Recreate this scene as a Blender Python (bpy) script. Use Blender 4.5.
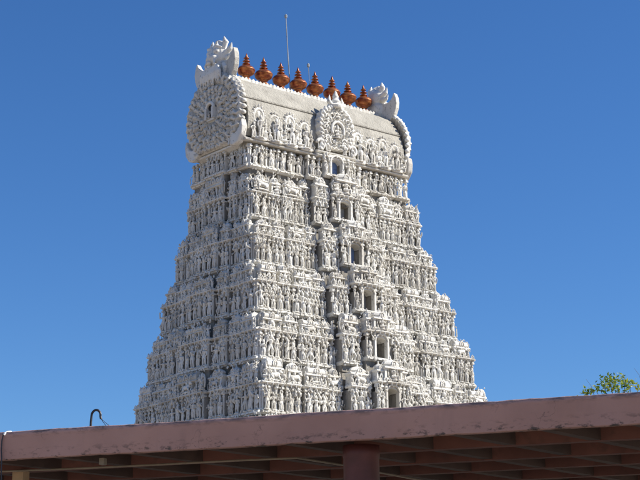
import bpy, math, random
from math import sin, cos, pi, radians
from mathutils import Vector, Matrix

random.seed(7)
for o in list(bpy.data.objects):
    bpy.data.objects.remove(o, do_unlink=True)
S = bpy.context.scene
COL = S.collection

# ------------------------------------------------------------------ camera
F_PX, PITCH, ROLL, EYE = 1595.86, 0.255915, 0.01023, 1.6
cam = bpy.data.cameras.new('camera')
cam.sensor_width = 36.0
cam.lens = F_PX / 640.0 * 36.0
cam.clip_start, cam.clip_end = 0.1, 9000.0
cam_o = bpy.data.objects.new('camera', cam)
COL.objects.link(cam_o)
upv = Vector((0, -sin(PITCH), cos(PITCH)))
rt0 = Vector((1, 0, 0))
rt = rt0 * cos(ROLL) - upv * sin(ROLL)
up = rt0 * sin(ROLL) + upv * cos(ROLL)
fw = Vector((0, cos(PITCH), sin(PITCH)))
M = Matrix((rt, up, -fw)).transposed().to_4x4()
M.translation = Vector((0, 0, EYE))
cam_o.matrix_world = M
S.camera = cam_o
S.render.resolution_x, S.render.resolution_y = 1024, 768

# ------------------------------------------------------------------ sky and sun
SUN_EL, SUN_AZ = radians(40), radians(-2)        # azimuth measured from +X towards +Y
world = bpy.data.worlds.new('World')
S.world = world
world.use_nodes = True
wn, wl = world.node_tree.nodes, world.node_tree.links
sky = wn.new('ShaderNodeTexSky')
sky.sky_type = 'NISHITA'
sky.sun_disc = False
sky.sun_elevation = SUN_EL
sky.sun_rotation = pi / 2 - SUN_AZ
sky.altitude = 0
sky.air_density = 1.0
sky.dust_density = 0.0
sky.ozone_density = 10.0
hs = wn.new('ShaderNodeHueSaturation')           # the camera's strong colour setting, the same over the whole sky
hs.inputs['Saturation'].default_value = 1.09
hs.inputs['Value'].default_value = 1.24
hs.inputs['Hue'].default_value = 0.504
wl.new(sky.outputs[0], hs.inputs['Color'])
wl.new(hs.outputs[0], wn['Background'].inputs[0])
wn['Background'].inputs[1].default_value = 0.066
sun = bpy.data.lights.new('sun', 'SUN')
sun.energy = 5.0
sun.angle = radians(0.53)
sun.color = (1.0, 0.94, 0.84)
sun_o = bpy.data.objects.new('sun', sun)
COL.objects.link(sun_o)
sd = Vector((cos(SUN_AZ) * cos(SUN_EL), sin(SUN_AZ) * cos(SUN_EL), sin(SUN_EL)))
sun_o.rotation_euler = sd.to_track_quat('Z', 'Y').to_euler()
sun_o.location = (60, -20, 90)
S.view_settings.view_transform = 'Standard'
S.view_settings.look = 'None'
S.view_settings.exposure = 0.62
S.view_settings.gamma = 1.0
S.view_settings.use_curve_mapping = False


# ------------------------------------------------------------------ materials
def lin(r, g, b):
    f = lambda c: (c / 255 / 12.92) if c / 255 <= 0.04045 else ((c / 255 + 0.055) / 1.055) ** 2.4
    return (f(r), f(g), f(b), 1)


class Mat:
    def __init__(self, name, rough=0.8, metal=0.0):
        self.m = bpy.data.materials.new(name)
        self.m.use_nodes = True
        self.t = self.m.node_tree
        self.n = self.t.nodes
        self.b = self.n['Principled BSDF']
        self.b.inputs['Roughness'].default_value = rough
        self.b.inputs['Metallic'].default_value = metal
        self.pos = None

    def coord(self, scale=(1, 1, 1), kind='pos'):
        if self.pos is None:
            if kind == 'pos':
                g = self.n.new('ShaderNodeNewGeometry'); self.pos = g.outputs['Position']
            else:
                g = self.n.new('ShaderNodeTexCoord'); self.pos = g.outputs['Object']
        mp = self.n.new('ShaderNodeMapping')
        mp.inputs['Scale'].default_value = scale
        self.t.links.new(self.pos, mp.inputs['Vector'])
        return mp.outputs[0]

    def noise(self, scale, detail=4, stretch=(1, 1, 1), rough=0.55, kind='pos'):
        n = self.n.new('ShaderNodeTexNoise')
        n.inputs['Scale'].default_value = scale
        n.inputs['Detail'].default_value = detail
        n.inputs['Roughness'].default_value = rough
        self.t.links.new(self.coord(stretch, kind), n.inputs['Vector'])
        return n.outputs['Fac']

    def ramp(self, src, stops):
        r = self.n.new('ShaderNodeValToRGB')
        el = r.color_ramp.elements
        while len(el) < len(stops):
            el.new(0.5)
        for e, (p, c) in zip(el, stops):
            e.position = p
            e.color = c if len(c) == 4 else (*c, 1)
        self.t.links.new(src, r.inputs[0])
        return r.outputs[0]

    def mix(self, fac, a, b, mode='MIX'):
        x = self.n.new('ShaderNodeMix')
        x.data_type = 'RGBA'
        x.blend_type = mode
        for s, v in ((x.inputs[0], fac), (x.inputs[6], a), (x.inputs[7], b)):
            if hasattr(v, 'is_output'):
                self.t.links.new(v, s)
            else:
                s.default_value = v
        return x.outputs[2]

    def bump(self, src, strength=0.3, dist=0.02):
        b = self.n.new('ShaderNodeBump')
        b.inputs['Strength'].default_value = strength
        b.inputs['Distance'].default_value = dist
        self.t.links.new(src, b.inputs['Height'])
        self.t.links.new(b.outputs[0], self.b.inputs['Normal'])

    def base(self, v):
        if hasattr(v, 'is_output'):
            self.t.links.new(v, self.b.inputs['Base Color'])
        else:
            self.b.inputs['Base Color'].default_value = v
        return self.m


W3 = lambda v: (v, v, v, 1)


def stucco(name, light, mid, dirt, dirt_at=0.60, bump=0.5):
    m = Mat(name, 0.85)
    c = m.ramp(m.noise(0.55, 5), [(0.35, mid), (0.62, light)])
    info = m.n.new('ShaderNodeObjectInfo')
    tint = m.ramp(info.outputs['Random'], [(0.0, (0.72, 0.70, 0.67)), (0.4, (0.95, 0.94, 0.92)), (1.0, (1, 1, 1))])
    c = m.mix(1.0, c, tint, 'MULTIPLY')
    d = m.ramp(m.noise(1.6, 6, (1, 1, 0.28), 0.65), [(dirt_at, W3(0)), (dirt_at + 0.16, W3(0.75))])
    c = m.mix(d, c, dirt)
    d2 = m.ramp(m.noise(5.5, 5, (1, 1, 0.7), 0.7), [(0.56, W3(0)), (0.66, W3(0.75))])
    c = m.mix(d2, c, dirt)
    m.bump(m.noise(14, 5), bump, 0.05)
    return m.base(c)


STUCCO = stucco('white_stucco', (0.76, 0.745, 0.69, 1), (0.65, 0.63, 0.575, 1), (0.23, 0.21, 0.18, 1))
CORE = stucco('shaded_wall_stucco', (0.32, 0.30, 0.265, 1), (0.25, 0.235, 0.205, 1), (0.13, 0.117, 0.098, 1), 0.52)  # white walls darkened: grime and recess shade put into the colour


def scale_stucco():
    m = Mat('scale_stucco', 0.85)
    v = m.n.new('ShaderNodeTexVoronoi')
    v.inputs['Scale'].default_value = 6.5
    m.t.links.new(m.coord((1, 1, 1.0)), v.inputs['Vector'])
    c = m.ramp(m.noise(0.8, 5), [(0.35, (0.29, 0.275, 0.235)), (0.65, (0.38, 0.36, 0.31))])
    d = m.ramp(m.noise(1.2, 6, (1, 1, 0.25), 0.65), [(0.52, W3(0)), (0.72, W3(0.7))])
    c = m.mix(d, c, (0.17, 0.155, 0.13, 1))
    m.bump(v.outputs['Distance'], 0.7, 0.06)
    return m.base(c)


SCALES = scale_stucco()


def copper():
    m = Mat('gilded_copper', 0.42, 0.55)
    c = m.ramp(m.noise(3.5, 5), [(0.38, (0.17, 0.034, 0.016)), (0.68, (0.42, 0.155, 0.045))])
    m.bump(m.noise(9, 3), 0.15, 0.03)
    r = m.ramp(m.noise(6, 3), [(0.3, W3(0.3)), (0.7, W3(0.5))])
    m.t.links.new(r, m.b.inputs['Roughness'])
    return m.base(c)


COPPER = copper()


def painted(name, col, var=0.15, rough=0.6, scale=3):
    m = Mat(name, rough)
    a = tuple(x * (1 - var) for x in col[:3]) + (1,)
    b = tuple(min(1, x * (1 + var)) for x in col[:3]) + (1,)
    m.bump(m.noise(scale * 8, 3), 0.2, 0.01)
    return m.base(m.ramp(m.noise(scale, 4), [(0.35, a), (0.65, b)]))


BLUE = painted('sky_tinted_shutter', (0.16, 0.24, 0.44, 1))  # blue sky light in the shaded window recess put into the panel colour
GREY = painted('shaded_shutter', (0.26, 0.27, 0.28, 1))  # grey shade of the window recess put into the panel colour
METAL = painted('galvanised_rod', (0.30, 0.32, 0.33, 1), 0.1, 0.45)
PIPE_NICHE_DARK = painted('dark_pipe_and_niche_shade', (0.025, 0.025, 0.03, 1), 0.2, 0.5)
WIRE = painted('wire_sheath', (0.05, 0.05, 0.055, 1), 0.2, 0.6)
WHITE = painted('white_plastic', (0.7, 0.7, 0.68, 1), 0.08, 0.5)
CONDUIT = painted('conduit_paint', (0.30, 0.26, 0.20, 1), 0.15, 0.5)
TAN = painted('tan_pillar_paint', (0.50, 0.36, 0.22, 1), 0.12, 0.8)
REDCOL = painted('red_column_paint', (0.105, 0.030, 0.026, 1), 0.2, 0.55)
STONE = painted('granite_base', (0.34, 0.31, 0.27, 1), 0.2, 0.85, 0.8)


def soffit_paint(name, a, b):
    m = Mat(name, 0.8)
    c = m.ramp(m.noise(1.3, 5), [(0.35, a), (0.65, b)])
    d = m.ramp(m.noise(3.5, 6), [(0.56, W3(0)), (0.75, W3(0.6))])
    c = m.mix(d, c, (0.06, 0.045, 0.04, 1))
    m.bump(m.noise(20, 4), 0.2, 0.01)
    return m.base(c)


BEAM = soffit_paint('oxide_red_beam_paint', (0.155, 0.068, 0.054, 1), (0.22, 0.096, 0.075, 1))
CROSS = soffit_paint('shaded_cross_beam', (0.075, 0.052, 0.045, 1), (0.115, 0.075, 0.062, 1))  # darker than the row beams: shade of the side faces put into the colour
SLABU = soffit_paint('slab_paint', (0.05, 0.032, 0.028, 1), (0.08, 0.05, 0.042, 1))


def fascia_mat():
    m = Mat('mauve_fascia_paint', 0.82)
    c = m.ramp(m.noise(0.9, 5), [(0.32, (0.385, 0.235, 0.205)), (0.68, (0.475, 0.297, 0.262))])
    # rain streaks
    s = m.ramp(m.noise(3.0, 6, (1, 1, 0.16), 0.6), [(0.56, W3(0)), (0.78, W3(0.42))])
    c = m.mix(s, c, (0.24, 0.165, 0.155, 1))
    # peeling paint and mould near the drip edge and along the top
    sep = m.n.new('ShaderNodeSeparateXYZ')
    m.t.links.new(m.pos, sep.inputs[0])
    z = sep.outputs['Z']
    def band(z0, z1):
        r = m.n.new('ShaderNodeMapRange')
        r.inputs['From Min'].default_value, r.inputs['From Max'].default_value = z0, z1
        m.t.links.new(z, r.inputs['Value'])
        return r.outputs[0]
    def mul(a, b):
        k = m.n.new('ShaderNodeMath'); k.operation = 'MULTIPLY'
        m.t.links.new(a, k.inputs[0]); m.t.links.new(b, k.inputs[1])
        return k.outputs[0]
    low = mul(band(4.76, 4.58), m.ramp(m.noise(5.5, 8, (1, 1, 2.2), 0.72), [(0.52, W3(0)), (0.60, W3(1))]))
    c = m.mix(low, c, (0.075, 0.062, 0.058, 1))
    top = mul(band(4.90, 4.99), m.ramp(m.noise(4.5, 7, (1, 1, 3.0), 0.7), [(0.46, W3(0)), (0.60, W3(0.9))]))
    c = m.mix(top, c, (0.10, 0.085, 0.085, 1))
    # hairline cracks
    wv = m.n.new('ShaderNodeTexVoronoi'); wv.feature = 'DISTANCE_TO_EDGE'
    wv.inputs['Scale'].default_value = 1.1
    ds = m.n.new('ShaderNodeVectorMath'); ds.operation = 'ADD'
    nz = m.n.new('ShaderNodeTexNoise'); nz.inputs['Scale'].default_value = 3.5; nz.inputs['Detail'].default_value = 5
    m.t.links.new(m.pos, nz.inputs['Vector'])
    m.t.links.new(m.pos, ds.inputs[0]); m.t.links.new(nz.outputs['Color'], ds.inputs[1])
    m.t.links.new(ds.outputs[0], wv.inputs['Vector'])
    cr = m.ramp(wv.outputs['Distance'], [(0.003, W3(0.5)), (0.009, W3(0))])
    cr = mul(cr, m.ramp(m.noise(1.7, 3), [(0.52, W3(0)), (0.60, W3(1))]))
    c = m.mix(cr, c, (0.07, 0.055, 0.055, 1))
    m.bump(m.noise(22, 5), 0.35, 0.012)
    return m.base(c)


FASCIA = fascia_mat()


def ground_mat():
    m = Mat('sandy_ground', 0.9)
    c = m.ramp(m.noise(0.12, 6), [(0.35, (0.26, 0.205, 0.155)), (0.65, (0.35, 0.285, 0.22))])
    m.bump(m.noise(6, 5), 0.4, 0.02)
    return m.base(c)


GROUND = ground_mat()


def leaf_mat():
    m = Mat('leaf', 0.5)
    info = m.n.new('ShaderNodeObjectInfo')
    c = m.ramp(m.noise(2.6, 4), [(0.34, (0.05, 0.11, 0.014)), (0.48, (0.18, 0.26, 0.025)), (0.62, (0.36, 0.36, 0.04))])
    m.b.inputs['Subsurface Weight'].default_value = 0.0
    m.base(c)
    tr = m.n.new('ShaderNodeBsdfTranslucent')
    m.t.links.new(c, tr.inputs['Color'])
    mx = m.n.new('ShaderNodeMixShader')
    mx.inputs[0].default_value = 0.45
    m.t.links.new(m.b.outputs[0], mx.inputs[1]); m.t.links.new(tr.outputs[0], mx.inputs[2])
    m.t.links.new(mx.outputs[0], m.n['Material Output'].inputs['Surface'])
    return m.m


LEAF = leaf_mat()
BARK = painted('bark', (0.11, 0.085, 0.06, 1), 0.25, 0.9, 6)


# ------------------------------------------------------------------ mesh helpers
class MB:
    """collects vertices and faces, then links ONE mesh object"""
    def __init__(self):
        self.v, self.f = [], []

    def add(self, vs, fs, mat=None):
        n = len(self.v)
        if mat is not None:
            vs = [tuple(mat @ Vector(p)) for p in vs]
        self.v.extend(vs)
        self.f.extend([tuple(i + n for i in f) for f in fs])

    def box(self, x0, x1, y0, y1, z0, z1, mat=None):
        vs = [(x0, y0, z0), (x1, y0, z0), (x1, y1, z0), (x0, y1, z0), (x0, y0, z1), (x1, y0, z1), (x1, y1, z1), (x0, y1, z1)]
        fs = [(0, 3, 2, 1), (4, 5, 6, 7), (0, 1, 5, 4), (1, 2, 6, 5), (2, 3, 7, 6), (3, 0, 4, 7)]
        self.add(vs, fs, mat)

    def steps(self, x0, x1, yb, prof, mat=None, e=1.0):
        """moulding: rectangular plan from the back line yb, swept up a profile of (offset, z); sides follow e * offset"""
        vs, fs = [], []
        for off, z in prof:
            a = off * e
            vs += [(x0 - a, yb, z), (x1 + a, yb, z), (x1 + a, -off, z), (x0 - a, -off, z)]
        for i in range(len(prof) - 1):
            for k in range(4):
                a, b = i * 4 + k, i * 4 + (k + 1) % 4
                fs.append((b, a, a + 4, b + 4))
        n = len(vs)
        fs.append((0, 1, 2, 3)); fs.append((n - 1, n - 2, n - 3, n - 4))
        self.add(vs, fs, mat)

    def tube(self, pts, rad, seg=6, mat=None, cap=True, flat=1.0):
        P = [Vector(p) for p in pts]
        vs, fs = [], []
        s = None
        for i, p in enumerate(P):
            d = (P[min(i + 1, len(P) - 1)] - P[max(i - 1, 0)])
            d = d.normalized() if d.length > 1e-9 else Vector((0, 0, 1))
            if s is not None:
                s = s - d * s.dot(d)
            if s is None or s.length < 1e-4:
                s = d.cross(Vector((1, 0, 0)) if abs(d.x) < 0.8 else Vector((0, 1, 0)))
            s = s.normalized(); t = s.cross(d).normalized()
            r = rad[i] if isinstance(rad, (list, tuple)) else rad
            for k in range(seg):
                w = 2 * pi * k / seg
                vs.append(tuple(p + s * (r * flat * cos(w)) + t * (r * sin(w))))
        for i in range(len(P) - 1):
            for k in range(seg):
                a, b = i * seg + k, i * seg + (k + 1) % seg
                fs.append((a, b, b + seg, a + seg))
        if cap:
            fs.append(tuple(range(seg - 1, -1, -1)))
            n = (len(P) - 1) * seg
            fs.append(tuple(range(n, n + seg)))
        self.add(vs, fs, mat)

    def lathe(self, prof, seg=10, c=(0, 0, 0), sx=1, sy=1, mat=None, ph=0.0):
        vs, fs = [], []
        for r, z in prof:
            for k in range(seg):
                w = 2 * pi * k / seg + ph
                vs.append((c[0] + r * cos(w) * sx, c[1] + r * sin(w) * sy, c[2] + z))
        for i in range(len(prof) - 1):
            for k in range(seg):
                a, b = i * seg + k, i * seg + (k + 1) % seg
                fs.append((a, b, b + seg, a + seg))
        fs.append(tuple(range(seg - 1, -1, -1)))
        n = (len(prof) - 1) * seg
        fs.append(tuple(range(n, n + seg)))
        self.add(vs, fs, mat)

    def ell(self, c, r, seg=8, rings=5, mat=None):
        prof = []
        for i in range(rings + 1):
            a = -pi / 2 + pi * i / rings
            prof.append((max(cos(a), 0.02), sin(a) * r[2]))
        self.lathe(prof, seg, c, r[0], r[1], mat)

    def ring(self, c, R, r, a0=0, a1=2 * pi, n=12, seg=5, sz=1.0, mat=None):
        """arc of a torus in the XZ plane round c"""
        pts = [(c[0] + R * cos(a0 + (a1 - a0) * i / n), c[1], c[2] + R * sz * sin(a0 + (a1 - a0) * i / n)) for i in range(n + 1)]
        self.tube(pts, r, seg, mat)

    def prism(self, out, y0, y1, mat=None):
        """outline of (x, z), extruded from y0 (front) to y1"""
        n = len(out)
        vs = [(x, y0, z) for x, z in out] + [(x, y1, z) for x, z in out]
        fs = [tuple(range(n)), tuple(range(2 * n - 1, n - 1, -1))]
        for i in range(n):
            j = (i + 1) % n
            fs.append((j, i, i + n, j + n))
        self.add(vs, fs, mat)

    def mesh(self, name, mat, smooth=False):
        me = bpy.data.meshes.new(name)
        me.from_pydata(self.v, [], self.f)
        me.materials.append(mat)
        me.validate()
        if smooth:
            me.polygons.foreach_set('use_smooth', [True] * len(me.polygons))
        me.update()
        return me

    def build(self, name, mat, parent=None, smooth=False):
        return put(name, self.mesh(name, mat, smooth), parent)


def put(name, me, parent=None, mat=None):
    o = bpy.data.objects.new(name, me)
    COL.objects.link(o)
    if parent:
        o.parent = parent
    if mat is not None:
        o.matrix_local = mat
    return o


def tag(o, label=None, cat=None, group=None, kind=None):
    for k, v in (('label', label), ('category', cat), ('group', group), ('kind', kind)):
        if v:
            o[k] = v
    return o


def empty(name, loc=(0, 0, 0), rz=0.0):
    o = bpy.data.objects.new(name, None)
    COL.objects.link(o)
    o.location = loc
    o.rotation_euler = (0, 0, rz)
    return o


def remesh(o, voxel, smooth_it=4):
    m = o.modifiers.new('remesh', 'REMESH'); m.mode = 'VOXEL'; m.voxel_size = voxel; m.use_smooth_shade = True
    if smooth_it:
        s = o.modifiers.new('smooth', 'SMOOTH'); s.iterations = smooth_it; s.factor = 0.5
    return o


def T(x, y, z, rz=0.0, sx=1.0, sy=None, sz=None, tilt=0.0):
    sy = sx if sy is None else sy
    sz = sx if sz is None else sz
    return Matrix.Translation((x, y, z)) @ Matrix.Rotation(rz, 4, 'Z') @ Matrix.Rotation(tilt, 4, 'Y') @ Matrix.Diagonal((sx, sy, sz, 1))


# ------------------------------------------------------------------ ground
g = MB()
g.add([(-4000, -4000, 0), (4000, -4000, 0), (4000, 4000, 0), (-4000, 4000, 0)], [(0, 1, 2, 3)])
tag(g.build('ground', GROUND), 'sandy open ground around the temple', kind='structure')

# ------------------------------------------------------------------ the temple tower
YAW = 0.88702
tower = empty('temple_tower', (-0.523, 110.0, 0), pi / 2 - YAW)
tag(tower, 'tall white gateway tower covered in tiers of carved statues behind the mauve canopy', 'temple tower')


# outer reach of each storey: left, right, front, back (metres from the tower's axis)
REACH = [(-11.3, 11.1, -9.3, 9.1), (-10.75, 11.1, -8.3, 8.5), (-10.18, 10.4, -7.3, 7.6), (-9.68, 9.80, -6.4, 6.8), (-9.13, 9.10, -5.35, 6.0),
         (-8.64, 8.36, -4.35, 5.1), (-8.13, 7.80, -3.4, 4.4), (-8.10, 6.85, -3.2, 3.95)]


def size(i):
    l_, r_, f_, b_ = REACH[i]
    return r_ - l_ - 0.62, b_ - f_ - 0.62, (l_ + r_) / 2, (f_ + b_) / 2


# ---- carved figures, unit height, facing -Y
def figure(kind, rnd):
    m = MB()
    m.lathe([(0.17, 0), (0.19, 0.03), (0.15, 0.06)], 8, sy=0.8)
    sw = rnd.uniform(-0.05, 0.05)
    ax, az = rnd.uniform(-0.05, 0.06), rnd.uniform(-0.10, 0.10)
    if kind in ('stand', 'four', 'dance', 'guard'):
        dx = 0.075 if kind != 'dance' else 0.10
        kx = 0.085 if kind != 'dance' else 0.19
        m.tube([(-dx, 0, 0.05), (-kx, -0.04, 0.25), (-0.06 + sw, 0, 0.46)], [0.045, 0.052, 0.075], 6)
        if kind == 'guard':
            m.tube([(0.13, -0.02, 0.05), (0.16, -0.09, 0.27), (0.06 + sw, 0, 0.46)], [0.045, 0.055, 0.075], 6)
        else:
            m.tube([(dx, 0, 0.05), (kx * 0.9, -0.03, 0.26), (0.06 + sw, 0, 0.46)], [0.045, 0.052, 0.075], 6)
        m.tube([(0, 0, 0.36), (sw, 0, 0.44), (sw, 0, 0.53)], [0.125, 0.13, 0.105], 8, flat=0.8)
        m.tube([(0.02, -0.06, 0.12), (sw, -0.09, 0.42)], [0.03, 0.04], 5)
        m.tube([(sw, 0, 0.50), (sw * 0.5, -0.015, 0.58), (0, -0.02, 0.70), (0, 0, 0.77)], [0.095, 0.085, 0.135, 0.05], 8, flat=0.75)
        hz = 0.83
    elif kind == 'seat':
        m.lathe([(0.24, 0.0), (0.27, 0.06), (0.20, 0.10), (0.25, 0.16)], 8, sy=0.7)
        m.tube([(-0.07, -0.05, 0.22), (-0.24, -0.12, 0.21), (-0.02, -0.20, 0.20)], [0.09, 0.08, 0.05], 6)
        m.tube([(0.07, -0.05, 0.22), (0.22, -0.13, 0.24), (0.20, -0.16, 0.03)], [0.09, 0.08, 0.05], 6)
        m.tube([(0, 0, 0.2), (0, 0, 0.36), (0, -0.02, 0.52), (0, 0, 0.62)], [0.15, 0.115, 0.165, 0.06], 8, flat=0.75)
        hz = 0.69
    else:  # dwarf
        m.tube([(-0.12, 0, 0.04), (-0.17, -0.06, 0.2), (-0.07, 0, 0.34)], [0.07, 0.08, 0.10], 6)
        m.tube([(0.12, 0, 0.04), (0.17, -0.06, 0.2), (0.07, 0, 0.34)], [0.07, 0.08, 0.10], 6)
        m.ell((0, -0.03, 0.46), (0.19, 0.17, 0.19), 8, 6)
        hz = 0.72
    hs = {'seat': 1.25, 'dwarf': 1.5}.get(kind, 1.0)
    tx = rnd.uniform(-0.02, 0.02)
    m.ell((tx, -0.03, hz), (0.062 * hs, 0.066 * hs, 0.078 * hs), 8, 5)
    if kind == 'dwarf':
        m.lathe([(0.11, 0), (0.13, 0.05), (0.05, 0.12)], 8, (tx, 0, hz + 0.07))
    else:
        top = 1.0 - hz - 0.04
        m.lathe([(0.072 * hs, 0), (0.082 * hs, top * 0.15), (0.058 * hs, top * 0.4), (0.062 * hs, top * 0.5), (0.035 * hs, top * 0.8), (0.012, top * 1.1)], 8, (tx, 0, hz + 0.04))
    sz = {'seat': 0.57, 'dwarf': 0.60}.get(kind, 0.71)
    sh = {'seat': 0.15, 'dwarf': 0.16}.get(kind, 0.12)

    def arm(s, a, b, r=0.036):
        a, b = (a[0] + ax, a[1], a[2]), (b[0] + ax, b[1], b[2] + az)
        m.tube([(s * sh, 0, sz), (s * a[0], a[1], a[2]), (s * b[0], b[1], b[2])], [r * 1.25, r * 1.05, r * 0.8], 5)
        m.ell((s * b[0], b[1], b[2]), (r * 1.1, r * 1.1, r * 1.25), 5, 3)
    if kind in ('four', 'seat'):
        for s in (-1, 1):
            arm(s, (0.22, -0.05, sz - 0.15), (0.15, -0.17, sz - 0.12 + 0.12 * (s > 0)))
            arm(s, (0.24, 0.03, sz - 0.03), (0.25, 0.0, sz + 0.14), 0.032)
            m.ell((s * 0.26, 0.0, sz + 0.2), (0.055, 0.03, 0.055), 6, 4)
    elif kind == 'stand':
        arm(-1, (0.19, 0.0, sz - 0.16), (0.14, -0.05, sz - 0.26))
        arm(1, (0.20, -0.02, sz - 0.15), (0.12, -0.15, sz - 0.06))
        m.tube([(0.13, -0.16, sz - 0.1), (0.12, -0.17, sz + 0.08)], [0.02, 0.035], 5)
    elif kind == 'guard':
        arm(-1, (0.22, 0.0, sz - 0.12), (0.25, -0.10, sz - 0.26))
        m.tube([(-0.25, -0.10, 0.04), (-0.25, -0.10, 0.45)], [0.05, 0.03], 6)
        arm(1, (0.24, 0.0, sz - 0.02), (0.23, -0.03, sz + 0.19))
    elif kind == 'dance':
        arm(-1, (0.24, -0.02, sz - 0.02), (0.20, -0.03, sz + 0.17))
        arm(1, (0.24, -0.05, sz - 0.10), (0.32, -0.08, sz + 0.03))
        m.ring((0, 0.05, 0.55), 0.40, 0.035, -0.9, pi + 0.9, 14, 5, 1.05)
    elif kind == 'dwarf':
        arm(-1, (0.26, -0.02, 0.62), (0.20, -0.03, 0.86), 0.055)
        arm(1, (0.26, -0.02, 0.62), (0.22, -0.03, 0.86), 0.055)
    if kind in ('seat',):
        m.ring((0, 0.08, 0.48), 0.36, 0.045, -0.75, pi + 0.75, 12, 5, 1.25)
    if kind == 'four':
        m.ring((0, 0.05, 0.84), 0.13, 0.025, 0, 2 * pi, 10, 4)
    return m.mesh(kind + '_figure', STUCCO, False)


rf = random.Random(3)
FIG = {k: [figure(k, rf) for _ in range(4)] for k in ('stand', 'four', 'dance', 'guard', 'seat', 'dwarf')}


def animal(rnd):
    m = MB()   # couchant lion or bull, length along X, head to -X
    m.lathe([(0.5, 0), (0.52, 0.05), (0.47, 0.1)], 8, sx=1.0, sy=0.42)
    m.tube([(0.40, 0, 0.35), (0.22, 0, 0.42), (-0.12, 0, 0.46), (-0.30, 0, 0.58)], [0.13, 0.2, 0.19, 0.13], 8)
    m.ell((-0.38, -0.03, 0.72), (0.15, 0.14, 0.16), 8, 6)
    m.ell((-0.50, -0.05, 0.66), (0.09, 0.09, 0.08), 7, 4)
    for s in (-1, 1):
        m.tube([(-0.40, s * 0.10, 0.82), (-0.37, s * 0.19, 0.95)], [0.05, 0.015], 5)
        m.tube([(-0.22, s * 0.13, 0.42), (-0.30, s * 0.16, 0.15)], [0.08, 0.055], 6)
        m.tube([(0.28, s * 0.13, 0.36), (0.20, s * 0.18, 0.14)], [0.10, 0.06], 6)
    m.tube([(0.42, 0, 0.38), (0.52, 0.05, 0.6), (0.42, 0.05, 0.78)], [0.05, 0.035, 0.05], 5)
    m.tube([(0.0, 0, 0.55), (0.02, -0.02, 0.8), (0.02, -0.02, 0.9)], [0.10, 0.11, 0.04], 7)
    m.ell((0.02, -0.03, 0.95), (0.06, 0.06, 0.075), 6, 4)
    return m.mesh('animal_figure', STUCCO, True)


ANIMAL = [animal(rf)]


def pilaster_mesh():
    m = MB()   # unit height
    m.box(-0.10, 0.10, -0.12, 0.2, 0, 0.09)
    m.box(-0.065, 0.065, -0.085, 0.2, 0.09, 0.70)
    m.lathe([(0.065, 0.70), (0.105, 0.735), (0.11, 0.77), (0.07, 0.80), (0.12, 0.86)], 8, (0, -0.02, 0))
    m.box(-0.14, 0.14, -0.16, 0.2, 0.86, 0.92)
    m.box(-0.10, 0.10, -0.11, 0.2, 0.92, 1.0)
    return m.mesh('pilaster', STUCCO)


PIL = pilaster_mesh()


def kudu(m, x, y, z, r, mat=None):
    """small horseshoe arch ornament"""
    m.ring((x, y, z), r, r * 0.28, -0.6, pi + 0.6, 8, 5, 1.1, mat)
    m.ell((x, y, z - r * 0.1), (r * 0.5, r * 0.35, r * 0.55), 6, 4, mat)
    m.ell((x, y, z + r * 1.35), (r * 0.3, r * 0.3, r * 0.4), 5, 3, mat)


am = MB()
am.ring((0, -0.05, 0), 0.36, 0.085, -0.35, pi + 0.35, 12, 5, 0.62)
am.ell((0, -0.08, 0.30), (0.13, 0.12, 0.15), 6, 4)
for s_ in (-1, 1):
    am.ell((s_ * 0.37, -0.08, -0.08), (0.11, 0.11, 0.11), 6, 4)
    am.tube([(s_ * 0.30, -0.05, 0.12), (s_ * 0.42, -0.1, 0.26), (s_ * 0.36, -0.1, 0.36)], [0.06, 0.05, 0.02], 5)
am.box(-0.40, 0.40, 0.0, 0.1, -0.12, 0.2)
ARCH = am.mesh('niche_arch', STUCCO, True)


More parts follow.
